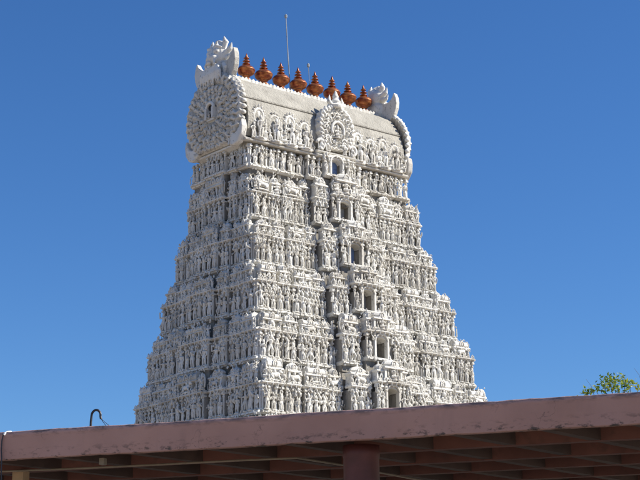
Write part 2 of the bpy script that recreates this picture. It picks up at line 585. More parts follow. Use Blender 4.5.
def shrine_mesh(kind, asp):
    """parapet shrine: width asp, height 1, depth .5, front at y = -.25; open niche between piers"""
    m = MB()
    w = asp / 2
    m.steps(-w + 0.05, w - 0.05, 0.3, [(0.28, 0), (0.30, 0.05), (0.25, 0.08), (0.27, 0.12)], e=0.15)
    n = max(1, round(asp / 0.42))
    for i in range(n + 1):
        x = -w + 0.07 + (asp - 0.14) * i / n
        m.box(x - 0.05, x + 0.05, -0.23, 0.3, 0.12, 0.46)
        m.box(x - 0.075, x + 0.075, -0.26, 0.3, 0.46, 0.51)
    m.box(-w + 0.06, w - 0.06, 0.0, 0.3, 0.12, 0.5)
    m.steps(-w + 0.03, w - 0.03, 0.3, [(0.24, 0.51), (0.33, 0.54), (0.31, 0.60), (0.24, 0.63)], e=0.2)
    if kind == 'dome':
        m.lathe([(0.62, 0.63), (0.64, 0.68), (0.52, 0.69), (0.60, 0.76), (0.52, 0.86), (0.30, 0.95), (0.10, 0.99)], 8, (0, 0, 0), w * 0.95 / 0.62, 0.3 / 0.62, ph=pi / 8)
        kudu(m, 0, -0.27, 0.76, 0.12)
        m.lathe([(0.06, 0.98), (0.08, 1.02), (0.03, 1.07), (0.05, 1.1), (0.01, 1.18)], 6)
    else:
        prof = [(0.24, 0.63), (0.29, 0.70), (0.29, 0.80), (0.23, 0.90), (0.10, 0.97), (-0.05, 0.985)]
        m.steps(-w + 0.08, w - 0.08, 0.3, prof, e=0.0)
        for s in (-1, 1):
            m.lathe([(0.30, -0.03), (0.33, 0), (0.30, 0.05)], 10, (0, 0, 0), mat=Matrix.Translation((s * (w - 0.08), 0.0, 0.78)) @ Matrix.Rotation(pi / 2, 4, 'Y'), sx=0.75)
        kudu(m, 0, -0.31, 0.78, 0.15)
        if asp > 1.3:
            for s in (-1, 1):
                kudu(m, s * w * 0.55, -0.31, 0.74, 0.10)
        k = max(2, int(asp / 0.35))
        for i in range(k):
            x = (-0.5 + (i + 0.5) / k) * asp * 0.8
            m.lathe([(0.045, 0.97), (0.06, 1.01), (0.02, 1.05), (0.03, 1.08), (0.008, 1.14)], 6, (x, 0.05, 0))
    return m.mesh('shrine', STUCCO)


SHR = {}


def shrine(asp):
    a = min(2.6, max(0.6, round(asp * 5) / 5))
    key = a
    if key not in SHR:
        SHR[key] = shrine_mesh('dome' if a < 1.15 else 'barrel', a)
    return SHR[key], a


# ---- storeys
BANDS = [9.4, 12.95, 16.47, 20.015, 23.446, 26.828, 30.235, 33.837]
LEDGES = [11.2, 14.75, 18.29, 21.85, 25.30, 28.70, 31.97, 35.45]

#           width, projection, kind     (from the corner to the middle of the long front)
LONG = [(1.95, 0.00, 'a'), (0.32, -0.50, 'gap'), (1.30, -0.06, 'b'), (0.32, -0.50, 'gap'), (2.10, 0.04, 'c'),
        (0.28, -0.45, 'gap'), (1.25, -0.14, 'd'), (0.32, -0.45, 'gap'), (1.86, 0.58, 'e'), (0.24, 0.35, 'gap'), (0.95, 1.05, 'f')]
WIN_HALF = 0.56
SHORT = [(1.75, 0.00, 'a'), (0.22, -0.32, 'gap'), (1.40, -0.03, 'b'), (0.22, -0.28, 'gap'), (1.60, 0.24, 'c'), (0.22, -0.02, 'gap')]
SHORT_MID = (1.90, 0.60, 'm')      # half width of the central bay


def segments(width, side, ps):
    """list of (u0, u1, projection, kind) along one face"""
    half = width / 2
    src = LONG if side == 'long' else SHORT
    mid = (WIN_HALF, 0.05, 'win') if side == 'long' else SHORT_MID
    tot = sum(s[0] for s in src) + (0 if side == 'long' else mid[0])
    fixed = mid[0] if side == 'long' else 0
    k = (half - fixed) / tot
    if side == 'short' and half < 4.0:      # the upper storeys are too narrow for every bay
        src = [(1.75, 0.0, 'a'), (0.36, -0.5, 'gap'), (1.45, 0.12, 'c'), (0.32, -0.3, 'gap')]
        tot = sum(s[0] for s in src) + mid[0]
        k = half / tot
    u, out = -half, []
    for w, p, kd in src:
        out.append((u, u + w * k, p * ps, kd)); u += w * k
    if side == 'long':
        out.append((u, -u, -0.10, 'win'))
    else:
        out.append((u, -u, mid[1] * ps, mid[2]))
    return out + [(-b, -a, p, kd) for a, b, p, kd in reversed(out[:-1])]


def plan(W, D, ps):
    fr, sh = segments(W, 'long', ps), segments(D, 'short', ps)
    P = []
    for a, b, p, _ in fr: P += [(a, -D / 2 - p), (b, -D / 2 - p)]
    for a, b, p, _ in sh: P += [(W / 2 + p, a), (W / 2 + p, b)]
    for a, b, p, _ in fr: P += [(-a, D / 2 + p), (-b, D / 2 + p)]
    for a, b, p, _ in sh: P += [(-W / 2 - p, -a), (-W / 2 - p, -b)]
    Q = []
    for p in P:
        if not Q or math.dist(p, Q[-1]) > 1e-4:
            Q.append(p)
    if math.dist(Q[0], Q[-1]) < 1e-4:
        Q.pop()
    return Q


def loft(m, rings):
    n = len(rings[0][0])
    vs, fs = [], []
    for P, z in rings:
        vs += [(x, y, z) for x, y in P]
    for i in range(len(rings) - 1):
        for k in range(n):
            a, b = i * n + k, i * n + (k + 1) % n
            fs.append((a, b, b + n, a + n))
    fs.append(tuple(range((len(rings) - 1) * n, len(rings) * n)))
    m.add(vs, fs)


FACE_ROT = {'front': 0.0, 'left': -pi / 2, 'back': pi, 'right': pi / 2}
PROTO = {}


def cornice_mesh(w, off, key):
    key = (round(w, 1), round(off, 2), key)
    if key not in PROTO:
        m = MB()
        w2 = key[0] / 2
        if key[2] == 'ledge':
            prof = [(0.02, -0.13), (off * 0.45, -0.11), (off * 0.9, -0.07), (off, -0.03), (off * 0.93, 0.01), (off * 0.62, 0.05), (off * 0.3, 0.08), (0.02, 0.09)]
        else:
            prof = [(0.0, -0.27), (off * 0.5, -0.25), (off * 0.55, -0.19), (off * 0.95, -0.16), (off, -0.06), (off * 0.8, -0.04), (off * 0.8, 0.0), (0.0, 0.0)]
        m.steps(-w2, w2, 0.5, prof, e=0.22)
        n = max(2, int(round(key[0] / 0.42)))
        if key[2] == 'ledge':
            for i in range(n):
                x = -w2 + (i + 0.5) * key[0] / n
                kudu(m, x, -off * 0.86, 0.08, 0.13 if i % 2 else 0.10)
                m.tube([(x + 0.1, -off * 0.9, -0.06), (x + 0.1, -off * 0.9, -0.26)], [0.06, 0.015], 5)
        else:
            for i in range(n):
                x = -w2 + (i + 0.5) * key[0] / n
                m.box(x - 0.13, x + 0.13, -off - 0.05, 0.0, -0.17, -0.085)
        PROTO[key] = m.mesh('cornice', STUCCO)
    return PROTO[key], key[0]


count = {}


def sub(name, me, parent, mat):
    count[name] = count.get(name, 0) + 1
    return put(name, me, parent, mat)


rs = random.Random(21)


def window(parent, z0, zl, D, ps, paint):
    y = -D / 2 - 1.05 * ps
    h = zl - z0 - 0.30
    hw = WIN_HALF
    yb = -D / 2 + 0.10
    f = MB()
    arch = [(-hw * 1.0, h - 0.30)]
    for i in range(9):
        a = pi - pi * i / 8
        arch.append((hw * 0.92 * cos(a), h - 0.32 + 0.27 * sin(a)))
    out = arch + [(hw * 1.0, h - 0.30), (hw * 1.0, h + 0.22), (-hw * 1.0, h + 0.22)]
    f.prism(out, y - 0.02, yb - 0.15, Matrix.Translation((0, 0, z0)))
    for s in (-1, 1):
        f.box(s * hw - 0.07, s * hw + 0.07, y - 0.14, y + 0.2, z0 + 0.02, z0 + h - 0.28)
    f.ring((0, y - 0.10, z0 + h - 0.30), hw, 0.075, 0, pi, 10, 5, 0.85)
    f.ell((0, y - 0.12, z0 + h + 0.12), (0.10, 0.08, 0.12), 6, 4)
    fo = f.build('window_frame', STUCCO, parent)
    count['window_frame'] = count.get('window_frame', 0) + 1
    # shutters set back behind the frame
    p = MB()
    for s in (-1, 1):
        x0, x1 = (-hw + 0.03, -0.012) if s < 0 else (0.012, hw - 0.03)
        p.box(x0, x1, yb - 0.12, yb - 0.06, z0 + 0.05, z0 + h - 0.05)
        p.box(x0 + 0.06, x1 - 0.06, yb - 0.14, yb - 0.12, z0 + 0.15, z0 + h * 0.45)
        p.box(x0 + 0.06, x1 - 0.06, yb - 0.14, yb - 0.12, z0 + h * 0.52, z0 + h * 0.75)
    sub('window_shutter', p.mesh('window_shutter', paint), parent, Matrix())


def storey(i):
    z0, zl = BANDS[i], LEDGES[i]
    top = i == len(BANDS) - 1
    z1 = BANDS[i + 1] if not top else 35.75
    shown = i >= 2
    ps = 0.55 + 0.45 * (len(BANDS) - 1 - i) / 5.0 if i > 1 else 1.0
    W, D, cx, cy = size(i)
    P = plan(W, D, ps)
    if top:
        P = [(x * (W - 1.1) / W, y * (D - 1.1) / D) for x, y in P]
    step = (0.5, 0.5)
    c = MB()
    rings = [(P, z0 - 0.35), (P, zl + 0.05)]
    if not top:
        W2, D2, cx2, cy2 = size(i + 1)
        step = ((W - W2) / 2, (D - D2) / 2)
        P2 = [(x * (W2 - 0.1) / W + cx2 - cx, y * (D2 - 0.1) / D + cy2 - cy) for x, y in P]
        rings += [(P2, zl + 0.051), (P2, z1 - 0.05)]
    loft(c, rings)
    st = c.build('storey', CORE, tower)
    st.location = (cx, cy, 0)
    orn = MB()
    Z3 = (z0, zl, z1)
    for face in ('front', 'left', 'right', 'back'):
        rot = FACE_ROT[face]
        long_ = face in ('front', 'back')
        base = (D if long_ else W) / 2
        R = Matrix.Rotation(rot, 4, 'Z')
        rich = face in ('front', 'left') and shown
        for si, (u0, u1, p, kd) in enumerate(segments(W if long_ else D, 'long' if long_ else 'short', ps)):
            w, uc, o = u1 - u0, (u0 + u1) / 2, base + p
            zo = {'e': 0.30, 'f': 0.70, 'win': 0.70}.get(kd, 0.0) if long_ and not top else (0.3 if kd in ('f', 'win') else 0.0)
            z0, zl, z1 = (q + zo for q in Z3)

            def at(du, do, z, s=1.0, rz=0.0, sy=None, sz=None, sx=None, tilt=0.0):
                return R @ T(uc + du, -(o + do), z, rz, s if sx is None else sx, s if sy is None else sy, s if sz is None else sz, tilt)
            if kd == 'gap':
                if rich and w > 0.16:
                    hh = (zl - z0) * rs.uniform(0.6, 0.8)
                    sub('recess_statue', rs.choice(FIG['stand'] + FIG['four']), st, at(0, 0.22 + max(0.0, -p / ps - 0.42) * 1.2, z0 - 0.02, s=hh, sx=min(hh, w / 0.42), rz=rs.uniform(-0.3, 0.3)))
                    if not top:
                        hh = (z1 - zl) * rs.uniform(0.6, 0.85)
                        sub('recess_statue', rs.choice(FIG['stand'] + FIG['guard']), st, at(0, 0.12 + max(0.0, -p / ps - 0.42) * 0.9, zl + 0.05, s=hh, sx=min(hh, w / 0.42), rz=rs.uniform(-0.3, 0.3)))
                continue
            # plinth and cornice pieces of this bay
            me, kw = cornice_mesh(w - 0.02, 0.28, 'band')
            if kd != 'win' or not long_:
                sub('plinth', me, st, at(0, 0, z0 + 0.04 + rs.uniform(-0.02, 0.02), sx=(w - 0.02) / kw, s=1.0))
            if not top and kd != 'win':
                me, kw = cornice_mesh(w, 0.26, 'ledge')
                sub('cornice', me, st, at(0, 0, zl + rs.uniform(-0.025, 0.025), sx=w / kw, s=1.0))
            h = zl - z0 - 0.20
            if kd == 'win':
                if face == 'front' and shown:
                    window(st, z0 + 0.05, zl, D, ps, BLUE if i in (7, 5) else GREY)
                    me, kw = cornice_mesh(w + 0.2, 0.34, 'band')
                    sub('plinth', me, st, at(0, 1.05 * ps + 0.10, z0 + 0.04, sx=(w + 0.2) / kw, s=1.0))
                    if not top:
                        me, kw = cornice_mesh(w + 0.1, 0.34, 'ledge')
                        sub('cornice', me, st, at(0, 1.05 * ps + 0.10, zl + 0.03, sx=(w + 0.1) / kw, s=1.0))
                        # large arched niche figure over the window
                        hh = z1 - zl - 0.35
                        me, a = shrine(1.0)
                        sub('shrine', me, st, at(0, 1.05 * ps - 0.05, zl + 0.14, s=hh * 1.05, sx=hh * 1.15))
                        sub('seated_statue', rs.choice(FIG['seat']), st, at(0, 1.05 * ps + 0.30, zl + 0.13, s=hh * 0.85))
                continue
            n = max(1, int(round(w / (0.53 if long_ else 0.60))))
            rich1 = i == 1 and face in ('front', 'left')
            if not rich1 and not (shown and (rich or (kd in 'ab'))):
                continue
            sp = w / n
            if rich:
                # standing row between pilasters
                for k in range(n):
                    du = -w / 2 + sp * (k + 0.5)
                    mid = n % 2 == 1 and k == n // 2
                    kind = rs.choice(('four', 'dance', 'four')) if (mid and kd in 'acem') else rs.choice(('stand', 'stand', 'four', 'guard', 'stand'))
                    hh = h * rs.uniform(0.68, 0.98) * (1.03 if mid else 0.94)
                    if kd == 'f':
                        du -= 0.16 * (1 if uc < 0 else -1)
                        hh *= 0.85
                    sub('standing_statue', rs.choice(FIG[kind]), st,
                        at(du + rs.uniform(-0.04, 0.04), 0.11 + rs.uniform(0, 0.07), z0 + 0.03, s=hh, sx=hh * rs.choice((1, -1)) * min(1.0, sp / 0.50 * 1.15 / max(hh, 0.1)), rz=rs.uniform(-0.3, 0.3)))
                    if rs.random() < 0.45:
                        sub('niche_arch', ARCH, st, at(du, 0.10, z0 + h * rs.uniform(0.72, 0.86), s=1.0, sx=sp * 0.95))
                for k in range(n + 1):
                    du = -w / 2 + sp * k
                    if k in (0, n):
                        du += 0.08 if k == 0 else -0.08
                    sub('pilaster', PIL, st, at(du, 0.0, z0, s=1.0, sz=zl - z0 - 0.12, sx=0.8))
            if top:
                continue
            # parapet shrine on the cornice, with figures in front and beside it
            stp = step[1] if long_ else step[0]
            uo = step[0] if long_ else step[1]
            uc = uc * (1 - 0.45 * uo / (base if False else (W if long_ else D) / 2))
            o = o - 0.30 * stp
            hh = (z1 - zl) - 0.30
            asp = (w - 0.06) / hh
            if asp > 1.75 and kd in 'acem':
                # a wide bay carries one barrel shrine between two small figures
                asp *= 0.66
            me, a = shrine(asp)
            lift = rs.uniform(0.74, 1.08)
            sub('shrine', me, st, at(rs.uniform(-0.05, 0.05), -0.02, zl + 0.10, sx=asp / a * hh * rs.uniform(0.8, 1.0), sy=1.1, sz=hh * lift))
            if not rich and not rich1:
                continue
            big = rs.random()
            if big < 0.5:
                sub('seated_statue', rs.choice(FIG['seat']), st, at(rs.uniform(-0.1, 0.1), 0.22, zl + 0.10, s=hh * rs.uniform(0.55, 0.72), rz=rs.uniform(-0.2, 0.2)))
            elif big < 0.72 and w > 1.0:
                sub('animal_statue', ANIMAL[0], st, at(0, 0.24, zl + 0.10, s=hh * 0.62, sx=hh * 0.75 * rs.choice((1, -1))))
            else:
                sub('seated_statue', rs.choice(FIG['dance'] + FIG['dwarf']), st, at(rs.uniform(-0.1, 0.1), 0.24, zl + 0.10, s=hh * rs.uniform(0.55, 0.8)))
            side = max(0, int((w - 0.55) / 0.62))
            for s in (-1, 1):
                for q in range(2 if w > 1.5 else 1):
                    if w < 0.8:
                        continue
                    du = s * (w / 2 - 0.14 - q * 0.36)
                    if abs(du) < 0.30:
                        continue
                    k = rs.choice(('stand', 'dwarf', 'guard', 'seat', 'dance'))
                    sub('attendant_statue', rs.choice(FIG[k]), st, at(du, 0.20 + rs.uniform(-0.06, 0.08), zl + 0.08, s=hh * rs.uniform(0.5, 0.9), sx=hh * 0.55, rz=rs.uniform(-0.5, 0.5)))
            # small carved bits: scrolls, buds and little heads that fill what is left
            for _ in range(int(w * 32)):
                du = rs.uniform(-w / 2, w / 2)
                t = rs.random()
                if t < 0.22:
                    zz, do = rs.uniform(z0 - 0.28, z0 + 0.12), 0.30 * stp + rs.uniform(0.16, 0.30)
                elif t < 0.50:
                    zz, do = rs.uniform(zl - 0.55, zl - 0.08), 0.30 * stp + rs.uniform(0.02, 0.20)
                elif t < 0.62:
                    zz, do = rs.uniform(zl, zl + 0.18), 0.30 * stp + rs.uniform(0.12, 0.26)
                else:
                    zz, do = rs.uniform(zl + 0.2, z1 - 0.22), rs.uniform(0.05, 0.30)
                mt = at(du, do, zz, s=1.0)
                r = rs.uniform(0.045, 0.10)
                t = rs.random()
                if t < 0.5:
                    orn.ell((0, 0, 0), (r, r * 0.8, r * rs.uniform(0.8, 1.6)), 5, 4, mt)
                elif t < 0.72:
                    orn.ring((0, 0, 0), r * 1.2, r * 0.36, rs.uniform(-1, 0), rs.uniform(2.5, 5), 6, 4, 1.0, mt)
                else:
                    a = rs.uniform(0, 6.28)
                    orn.tube([(0, 0, 0), (r * 1.4 * cos(a), -r * 0.6, r * 1.4), (r * 2 * cos(a), -r * 0.2, r * 2.6)], [r * 0.6, r * 0.5, r * 0.2], 4, mt)
    if orn.v:
        tag(orn.build('carved_relief', STUCCO, st, False), kind='stuff')
    return st


STOREYS = [storey(i) for i in range(len(BANDS))]
for k, s in enumerate(STOREYS):
    if k == len(STOREYS) - 1:
        s['label'] = 'narrow top storey with dark recesses under the barrel roof'

# granite base and gateway passage
b = MB()
for x0, x1 in ((-11.6, -2.6), (2.6, 11.6)):
    b.box(x0, x1, -9.9, 9.9, 0, 7.2)
b.box(-11.6, 11.6, -9.9, 9.9, 7.2, 9.05)
for z, e in ((0.0, 0.5), (1.1, 0.3), (4.6, 0.25), (8.5, 0.45)):
    for x0, x1 in (((-11.6, -2.6), (2.6, 11.6)) if z < 7 else ((-11.6, 11.6),)):
        b.box(x0 - e, x1 + (e if x1 > 5 else 0), -9.9 - e, 9.9 + e, z + 0.01, z + 0.45) if x0 < -5 else b.box(x0, x1 + e, -9.9 - e, 9.9 + e, z + 0.01, z + 0.45)
b.build('stone_base', STONE, tower)

# ---- barrel roof
XC0, XC1 = -8.22, 6.35
XM = (XC0 + XC1) / 2
eave = MB()
ep = [(-2.3, 35.56), (-2.9, 35.44), (-3.22, 35.46), (-3.25, 35.54), (-3.05, 35.68), (-2.7, 35.86)]
PE = lambda e: [(XC0 - 0.1, -e), (XC1 + 0.1, -e), (XC1 + 0.1, e), (XC0 - 0.1, e)]
loft(eave, [(PE(-y), z) for y, z in ep])
roof = MB()
half = [(2.75, 35.90), (3.02, 36.3), (3.12, 36.9), (3.08, 37.6), (2.90, 38.25), (2.72, 38.62), (2.78, 38.66), (2.78, 38.76), (2.66, 38.80),
        (2.35, 39.35), (1.90, 39.95), (1.40, 40.40), (0.90, 40.66), (0.62, 40.74), (0.60, 40.92), (0.0, 40.94)]
cs = [(-y, z) for y, z in half] + [(y, z) for y, z in reversed(half[:-1])]
roof_me = MB()
n = len(cs)
NX = 24
vs = [(XC0 + 0.2 + (XC1 - XC0 - 0.4) * i / NX, y, z) for i in range(NX + 1) for y, z in cs]
fs = [(i * n + k, (i + 1) * n + k, (i + 1) * n + k + 1, i * n + k + 1) for i in range(NX) for k in range(n - 1)]
fs += [tuple(range(n)), tuple(range((NX + 1) * n - 1, NX * n - 1, -1))]
roof_me.add(vs, fs)
roof_o = roof_me.build('barrel_roof', SCALES, tower)
roof_o['label'] = 'plastered barrel roof with a fish-scale pattern'
eave.build('eave', STUCCO, roof_o)
# ridge crest: a row of lotus petals
for i in range(44):
    if i == 0:
        pm = MB()
        pm.prism([(-0.16, 0), (0.16, 0), (0.19, 0.10), (0.10, 0.22), (0.0, 0.30), (-0.10, 0.22), (-0.19, 0.10)], -0.67, 0.67)
        petal = pm.mesh('ridge_petal', STUCCO)
    x = XC0 + 0.6 + (XC1 - XC0 - 1.2) * i / 43
    put('ridge_petal', petal, roof_o, T(x, 0, 40.76 + rs.uniform(-0.02, 0.02), 0, 1, 1, rs.uniform(0.85, 1.1)))

# figures and hooded niches on the lower half of the barrel roof, and at the recesses under its eave
hood = MB()
hood.ring((0, 0.05, 1.45), 0.40, 0.13, -0.9, pi + 0.9, 14, 6, 1.25)
hood.ell((0, 0.10, 1.5), (0.34, 0.16, 0.46), 8, 6)
for i in range(7):
    a = 0.1 + (pi - 0.2) * i / 6
    hood.tube([(0.44 * cos(a), 0.03, 1.5 + 0.56 * sin(a)), (0.60 * cos(a), -0.06, 1.5 + 0.74 * sin(a))], [0.10, 0.02], 5)
for s in (-1, 1):
    hood.tube([(s * 0.32, 0.0, 0), (s * 0.34, 0.0, 1.05)], [0.09, 0.08], 6)
    hood.ell((s * 0.34, -0.02, 1.1), (0.13, 0.13, 0.10), 6, 4)
hood.box(-0.45, 0.45, -0.32, 0.5, -0.10, 0.08)
hood_me = hood.mesh('hooded_niche', STUCCO, True)
for f_, yy in (('front', -3.05),):
    for k, x in enumerate((-7.1, -5.75, -4.4, -3.1, 1.75, 2.95, 4.15, 5.3)):
        pr = k % 2
        put('hooded_niche', hood_me, roof_o, T(x, yy + 0.0, 35.72, rs.uniform(-0.06, 0.06), 1.0, 1, 1.0 if pr else 1.12))
        sub('roof_statue', rs.choice(FIG['four'] + FIG['stand']), roof_o, T(x, yy - 0.22, 35.72, rs.uniform(-0.3, 0.3), 1.7))
        for s in (-1, 1):
            kk = rs.choice(('stand', 'guard', 'seat', 'dwarf'))
            sub('roof_statue', rs.choice(FIG[kk]), roof_o, T(x + s * 0.50, yy - 0.12, 35.68, rs.uniform(-0.4, 0.4), rs.uniform(0.85, 1.5)))


# ---- horseshoe gables: a sculpted disc with concentric flame rings
def horseshoe(rx, rz, z_drop, thick, flames, seed, niche=True, na=340, nr=60):
    """disc in the XZ plane facing -Y, centre at the origin, foot widening into curls"""
    r_ = random.Random(seed)
    m = MB()
    ph = [r_.uniform(0, 6.28) for _ in range(8)]

    def edge(a):
        k = 1.0 + 0.055 * (1 - abs(sin(a * flames / 2 + 0.3))) ** 0.8 + 0.012 * sin(a * 7 + ph[0])
        d = -sin(a)
        if d > 0.72:
            k *= 1.0 - (d - 0.72) * z_drop
        return k
    vs, fs = [], []
    for j in range(nr + 1):
        t = j / nr
        for i in range(na):
            a = 2 * pi * i / na
            k = edge(a) * t
            x, z = rx * k * cos(a), rz * k * sin(a)
            # relief: rings, scrolls and grain
            h = 0.0
            if t > 0.90:
                h = 0.10 * (1 - ((t - 0.95) / 0.05) ** 2) + 0.05 * abs(sin(a * flames / 2))
            elif t > 0.22:
                ring = int((t - 0.22) / 0.17)
                tt = ((t - 0.22) % 0.17) / 0.17
                fr = flames * (0.42 + 0.17 * ring)
                sw = a * fr / 2 + ring * 1.3 + (1 if ring % 2 else -1) * tt * 2.2 + 0.7 * sin(a * 5 + ph[3])
                h = 0.30 * max(0.0, abs(sin(sw)) - 0.25) * sin(pi * min(1, tt * 1.05)) ** 0.5
                h += 0.05 * sin(a * 47 + ph[1] + t * 40) * sin(t * 103 + ph[2] + 3 * sin(a * 9)) + r_.uniform(-0.02, 0.02)
                h -= 0.07 if tt < 0.10 else 0.0
            else:
                h = 0.10
            vs.append((x, -thick - h, z))
    for j in range(nr):
        for i in range(na):
            a, b = j * na + i, j * na + (i + 1) % na
            fs.append((a, a + na, b + na, b))
    # rim and back
    base = nr * na
    nb = len(vs)
    for i in range(na):
        x, y, z = vs[base + i]
        vs.append((x * 0.985, 0.0, z * 0.985))
    for i in range(na):
        a, b = base + i, base + (i + 1) % na
        fs.append((a, nb + i, nb + (i + 1) % na, b))
    fs.append(tuple(range(nb, nb + na)))
    m.add(vs, fs)
    return m


def beads(m, rx, rz, y, n, r, a0, a1):
    for i in range(n):
        a = a0 + (a1 - a0) * i / (n - 1)
        m.ell((rx * cos(a), y, rz * sin(a)), (r, r * 1.3, r), 6, 4)


def gable(parent, mat, seed):
    g_ = horseshoe(3.12, 2.90, 0.62, 0.34, 40, seed)
    o = g_.build('gable', STUCCO, parent, True)
    o.matrix_local = mat
    o['label'] = 'round horseshoe gable with concentric flame carving and a small dark niche'
    r_ = MB()
    beads(r_, 3.18, 2.95, -0.06, 34, 0.17, -0.75, pi + 0.75)
    r_.build('rim_bead_row', STUCCO, o, True)
    fl = MB()
    q_ = random.Random(seed + 40)
    for ring, (n_, t0, ln) in enumerate(((30, 0.80, 0.62), (24, 0.56, 0.55), (15, 0.34, 0.45))):
        for i in range(n_):
            a = 2 * pi * (i + 0.5 * (ring % 2)) / n_ + q_.uniform(-0.05, 0.05)
            if -sin(a) > 0.86 and ring == 0:
                continue
            c0 = Vector((3.0 * t0 * cos(a), -0.42, 2.8 * t0 * sin(a)))
            rd = Vector((cos(a), 0, sin(a))); tg = Vector((-sin(a), 0, cos(a))) * (1 if cos(a) > 0 else -1)
            l_ = ln * q_.uniform(0.8, 1.15)
            fl.tube([c0, c0 + rd * l_ * 0.5 + tg * l_ * 0.16 + Vector((0, -0.14, 0)), c0 + rd * l_ * 0.85 + tg * l_ * 0.05 + Vector((0, -0.10, 0)), c0 + rd * l_ * 1.05 + tg * l_ * 0.30], [0.10, 0.15, 0.10, 0.03], 6)
            if q_.random() < 0.6:
                fl.ell(tuple(c0 + Vector((0, -0.12, 0))), (0.13, 0.12, 0.13), 6, 4)
    for i in range(60):
        a, t0 = q_.uniform(0, 2 * pi), q_.uniform(0.3, 0.85)
        fl.ring((3.0 * t0 * cos(a), -0.46, 2.8 * t0 * sin(a)), q_.uniform(0.12, 0.22), q_.uniform(0.04, 0.07), q_.uniform(-2, 2), q_.uniform(3, 6), 7, 5)
    tag(fl.build('flame_carving', STUCCO, o, False), kind='stuff')
    # niche with arch and seated figure in the middle
    k = MB()
    k.box(-0.42, 0.42, -0.62, -0.25, -0.45, -0.30)
    for s in (-1, 1):
        k.box(s * 0.40 - 0.09, s * 0.40 + 0.09, -0.76, -0.28, -0.35, 0.45)
    k.ring((0, -0.64, 0.42), 0.42, 0.12, 0, pi, 10, 6, 1.0)
    k.build('niche_arch', STUCCO, o)
    d = MB()
    d.prism([(-0.36, -0.32), (0.36, -0.32), (0.36, 0.42), (0.25, 0.68), (0, 0.78), (-0.25, 0.68), (-0.36, 0.42)], -0.50, -0.40)
    d.build('niche_shade_panel', PIPE_NICHE_DARK, o)  # near-black panel, the shade inside the niche put in as a colour
    sub('roof_statue', FIG['seat'][0], o, T(-0.12, -0.62, -0.32, 0, 0.62))
    # curled fish-tail feet left and right
    for s in (-1, 1):
        c_ = MB()
        out = [(1.7, -2.50), (2.3, -2.80), (2.9, -2.70), (3.30, -2.2), (3.38, -1.6), (3.28, -1.05), (3.12, -1.45), (2.9, -1.80), (2.5, -1.95), (2.1, -1.95)]
        c_.prism([(s * x, z) for x, z in (out if s > 0 else out[::-1])], -0.42, 0.10)
        cf = c_.build('curled_foot', STUCCO, o)
        bv = cf.modifiers.new('bevel', 'BEVEL'); bv.width = 0.16; bv.segments = 3
    # row of figures and a kneeling pair under the disc
    return o


Lx = Matrix.Translation((XC0 - 0.05, 0.15, 38.0)) @ Matrix.Rotation(-pi / 2, 4, 'Z')
Rx = Matrix.Translation((XC1 + 0.05, 0.0, 38.05)) @ Matrix.Rotation(pi / 2, 4, 'Z')
gab = gable(tower, Lx, 5)
gab2 = gable(tower, Rx, 6)
for Mx in (Lx, Rx):
    cb = MB()
    cb.steps(-2.3, 2.3, 1.6, [(-0.5, -2.9), (-0.1, -2.75), (0.1, -2.7), (0.12, -2.6), (0.0, -2.5), (0.2, -2.4), (0.22, -2.3)], e=0.2)
    o = cb.build('gable_corbel', STUCCO, tower)
    o.matrix_local = Mx
for u in (-1.5, -0.75, 0, 0.75, 1.5):
    sub('gable_statue', rs.choice(FIG['seat'] + FIG['dwarf'] + FIG['four']), tower, Lx @ T(u, -0.34, -2.45, rs.uniform(-0.3, 0.3), 0.85))
for s in (-1, 1):
    sub('gable_statue', FIG['guard'][1 + s], tower, Lx @ T(s * 2.25, -0.30, -2.75, 0.3 * s, 1.15))


